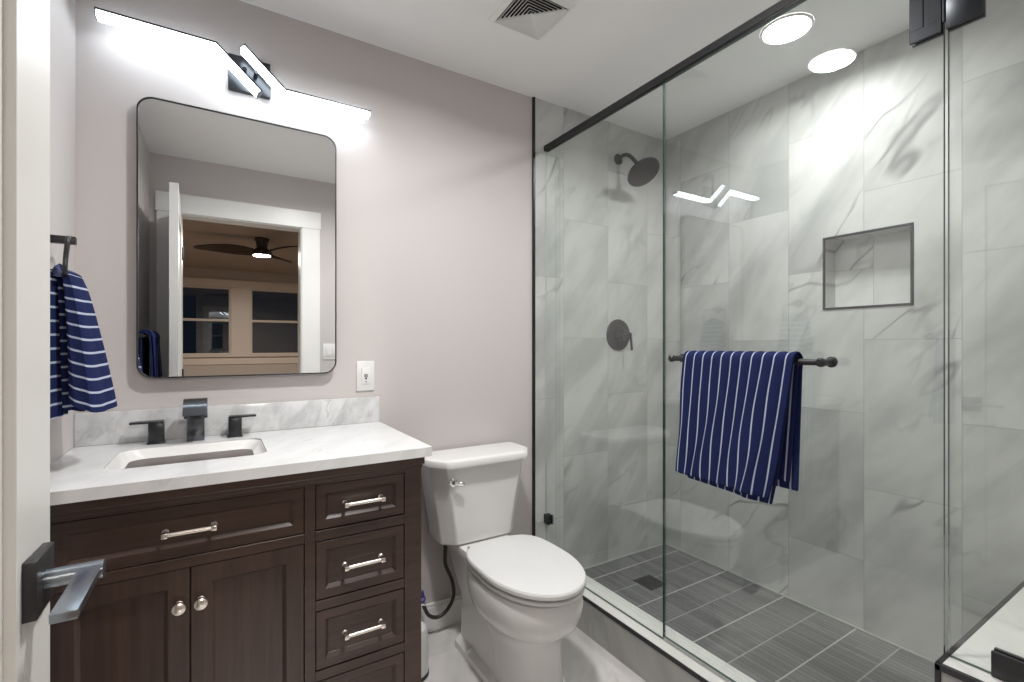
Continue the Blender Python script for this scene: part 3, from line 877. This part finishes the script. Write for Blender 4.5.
part('drain_frame', b, M['black'], dn, smooth=False)
b = NB()
for k in range(5):
    x = 1.812 - .034 + .017 * k
    box(b, x - .005, x + .005, -.285 - hs + .008, -.285 + hs - .008, SF + .0010, SF + .0028)
part('grate', b, M['bronze'], dn, smooth=False)

# ------------------------------------------------------------------ shower glass
def pane(y0, y1, z0, z1, parent, name='glass_pane', x=GX, th=.010):
    bb = NB(); box(bb, x - th / 2, x + th / 2, y0, y1, z0, z1)
    bb.normal_update()
    for f in bb.faces: f.material_index = 0 if abs(f.normal.x) > .9 else (2 if f.normal.y > .9 and y1 > -.1 else 1)
    return part(name, bb, [M['glass'], M['edge'], M['seal']], parent, smooth=False)
HZT = 2.186
gp = thing('glass_panel', 'fixed clear shower glass panel beside the toilet', 'glass panel', (GX, -.38, CURBZ))
pane(-.740, -.0095, CURBZ + .001, HZT, gp)
b = NB(); box(b, GX - .014, GX - .0052, -.052, -.0085, .350, .395, .002); box(b, GX + .0052, GX + .014, -.052, -.0085, .350, .395, .002)
part('wall_clip', b, M['black'], gp, 'square black wall clip')
gb = thing('glass_panel', 'fixed clear shower glass panel standing on the bench', 'glass panel', (GX, -1.70, BZ))
pane(YF + .001, BY - .0035, BZ + .001, HZT, gb)
b = NB(); box(b, GX - .014, GX - .0052, -1.660, -1.604, BZ + .001, BZ + .054, .002); box(b, GX + .0052, GX + .014, -1.660, -1.604, BZ + .001, BZ + .054, .002)
part('bench_clip', b, M['black'], gb, 'square black glass clamp')
sd = thing('shower_door', 'hinged clear glass shower door with a black towel bar', 'shower door', (GX, -1.13, CURBZ))
pane(BY + .004, -.744, CURBZ + .013, HZT - .006, sd)
b = NB(); box(b, GX - .005, GX + .005, BY + .004, -.744, CURBZ + .002, CURBZ + .0128)
part('door_sweep', b, M['seal'], sd, smooth=False)
# hinge: a plate on the door, a plate on the fixed glass, on both faces
b = NB(); HZ0, HZ1 = 1.925, 2.050
for xa, xb in ((GX - .0115, GX - .0052), (GX + .0052, GX + .0115)):
    box(b, xa, xb, -1.5240, -1.466, HZ0, HZ0 + .028, .0012); box(b, xa, xb, -1.5240, -1.466, HZ1 - .028, HZ1, .0012)
    box(b, xa, xb, -1.492, -1.466, HZ0 + .027, HZ1 - .027, .0012); box(b, xa, xb, -1.5240, -1.500, HZ0 + .027, HZ1 - .027, .0012)
    box(b, xa + .002, xb - .002, -1.501, -1.491, HZ0 + .027, HZ1 - .027)
hg = part('hinge', b, M['bronze'], sd, 'black metal glass hinge', smooth=False)
b = NB()
for xa, xb in ((GX - .0115, GX - .0052), (GX + .0052, GX + .0115)): box(b, xa, xb, -1.591, -1.5315, HZ0, HZ1, .0012)
tube(b, [(GX - .007, -1.5275, HZ0 + .02), (GX - .007, -1.5275, HZ1 - .02)], .0035, 10)
part('hinge_plate', b, M['bronze'], gb, 'black metal hinge plate')
# towel bar with stand-offs
BXc, BZc = GX - .062, 1.182
b = NB(); tube(b, [(BXc, -1.300, BZc), (BXc, -.828, BZc)], .0085, 18)
tb = part('towel_bar', b, M['black'], sd, 'black towel bar')
for y in (-1.300, -.828):
    b = NB(); lathe(b, [(.007, 0), (.0115, .004), (.0125, .010), (.0115, .016), (.0095, .020), (.0095, .060), (.0145, .062), (.0145, .066)], (BXc - .010, y, BZc), (1, 0, 0), 24)
    part('stand_off', b, M['black'], tb)
b = NB()
drape(b, (BXc, BZc), .0215, (.808, .800), (.835, .828), -.893, -1.244, -.868, -1.180, -.895, -1.232, -1, .0060, seed=.4)
drape(b, (BXc, BZc), .0115, (.796, .782), (.850, .850), -.898, -1.240, -.905, -1.183, -.905, -1.215, -1, .0045, seed=.7, u0=.02, u1=.98)
cloth('bath_towel', b, M['towel_v'], 'navy bath towel with upright white stripes folded over the shower door bar', .0055)
# header bar
b = NB(); box(b, GX - .014, GX + .014, YF + .001, -.0085, HZT, HZT + .026, .0015)
hd = finish(b, 'shower_header', M['black'], None, smooth=False)
tag(hd, 'long black metal header bar along the top of the shower glass', 'header bar')

# ------------------------------------------------------------------ shower fittings
sh = thing('rain_shower', 'round black rain shower head on a bent arm from the tiled wall', 'shower head', (1.866, -.1, 2.1))
b = NB(); lathe(b, [(.029, 0), (.029, .006), (.020, .012), (.011, .014)], (1.866, -.008, 2.248), (0, -1, 0), 28)
part('flange', b, M['bronze'], sh)
nrm = Vector((0, -.58, -.81)).normalized()
hc = Vector((1.868, -.190, 2.122))
b = NB(); tube(b, spline([(1.866, -.015, 2.248), (1.862, -.060, 2.254), (1.863, -.105, 2.232), hc - nrm * .045], 8), .0105, 16)
part('arm', b, M['bronze'], sh)
b = NB(); lathe(b, [(.013, -.050), (.017, -.044), (.017, -.030), (.012, -.026), (.030, -.020), (.075, -.012), (.086, -.006), (.088, .0), (.086, .006), (.080, .008), (.0, .008)], hc, nrm, 44, cap1=False)
part('spray_head', b, M['bronze'], sh)
vv = thing('shower_valve', 'round black shower valve plate with lever on the tiled wall', 'valve', (1.866, -.02, 1.284))
b = NB(); lathe(b, [(.086, 0), (.086, .004), (.083, .008), (.060, .010), (.030, .012), (.027, .020), (.025, .045), (.022, .050), (.0, .050)], (1.866, -.008, 1.284), (0, -1, 0), 44, cap1=False)
part('valve_plate', b, M['bronze'], vv)
b = NB(); tube(b, [(1.866, -.050, 1.284), (1.900, -.066, 1.284)], [.014, .009], 14)
tube(b, [(1.897, -.070, 1.296), (1.905, -.074, 1.20)], [.0075, .0065], 12)
part('lever', b, M['bronze'], vv)

# ------------------------------------------------------------------ ceiling fittings
def downlight(x, y, label, watts):
    t = thing('ceiling_light', label, 'ceiling light', (x, y, CZ - .012), 'recessed round ceiling lights')
    bb = NB(); lathe(bb, [(.090, -.0005), (.090, -.004), (.087, -.008), (.083, -.008), (.080, -.006), (.080, -.0005)], (x, y, CZ), seg=44, cap0=False, cap1=False)
    part('trim_ring', bb, M['white'], t)
    bb = NB(); lathe(bb, [(.0805, -.002), (.0805, -.0068), (.0, -.0070)], (x, y, CZ), seg=44, cap1=False)
    part('lens', bb, M['can'], t)
    ld = bpy.data.lights.new('downlight_beam', 'AREA'); ld.shape = 'DISK'; ld.size = .15; ld.spread = math.radians(160)
    ld.energy = watts; ld.color = (1.0, .99, .975)
    lo = bpy.data.objects.new('downlight_beam', ld); COL.objects.link(lo); lo.parent = t; lo.location = (0, 0, .003)
downlight(1.847, -.928, 'lit round recessed light in the shower ceiling', SHOWER_CAN_WATTS)
downlight(.549, -.922, 'lit round recessed light over the vanity, mirrored in the shower glass', CAN_WATTS)
vt = thing('ceiling_vent', 'square white four-way louvred ceiling vent', 'vent', (.966, -.490, CZ - .015))
vx, vy, vh = .966, -.490, .100
def sq(h, z): return [(vx - h, vy - h, z), (vx + h, vy - h, z), (vx + h, vy + h, z), (vx - h, vy + h, z)]
b = NB(); loft(b, [sq(vh + .016, CZ - .0005), sq(vh + .014, CZ - .005), sq(vh, CZ - .014), sq(vh - .003, CZ - .013), sq(vh - .003, CZ - .0005)], False, False)
part('frame', b, M['white'], vt, smooth=False)
b = NB()
for k in range(8):
    h = vh - .006 - .0118 * k
    loft(b, [sq(h, CZ - .0145), sq(max(h - .0125, .002), CZ - .002), sq(max(h - .0132, .001), CZ - .002), sq(h - .0008, CZ - .0150), sq(h, CZ - .0145)], False, False)
part('louvres', b, M['white'], vt, smooth=False)
b = NB(); loft(b, [sq(vh - .003, CZ - .0012), sq(vh - .003, CZ - .0005)])
part('duct_shade_sheet', b, M['gap'], vt, smooth=False)  # flat near-black sheet painted in for the shade inside the vent

# bedroom ceiling fan
FX, FY = .414, -4.19
fan = thing('ceiling_fan', 'dark three-bladed ceiling fan with a lit lamp in the bedroom, seen in the mirror', 'ceiling fan', (FX, FY, 2.2))
b = NB(); lathe(b, [(.075, -.0005), (.075, -.02), (.06, -.05), (.055, -.11), (.085, -.13), (.10, -.15), (.10, -.196), (.088, -.196), (.086, -.192)], (FX, FY, CZ), seg=36)
part('motor', b, M['fanwood'], fan)
b = NB(); lathe(b, [(.086, -.1925), (.084, -.197), (.06, -.199), (.0, -.200)], (FX, FY, CZ), seg=36, cap1=False)
part('lamp', b, M['fanlens'], fan)
for k in range(3):
    a = PI + 2 * PI * k / 3 + .06
    b = NB(); rings = []
    for i in range(13):
        r = .085 + .56 * i / 12; w = (.034 + .050 * math.sin(PI * min(1, .10 + i / 14)) ) * (1 if i < 12 else .4)
        tilt = -.62 * (1 - i / 16); zc = CZ - .160 + .012 * math.sin(PI * i / 12)
        d = Vector((math.cos(a), math.sin(a), 0)); n = Vector((-math.sin(a), math.cos(a), 0))
        c = Vector((FX, FY, zc)) + d * r
        q = n * math.cos(tilt) + Vector((0, 0, math.sin(tilt))); u = Vector((0, 0, 1)) * .005
        rings.append([c + q * w + u, c - q * w + u, c - q * w - u, c + q * w - u])
    loft(b, rings)
    part('blade', b, M['fanwood'], fan)
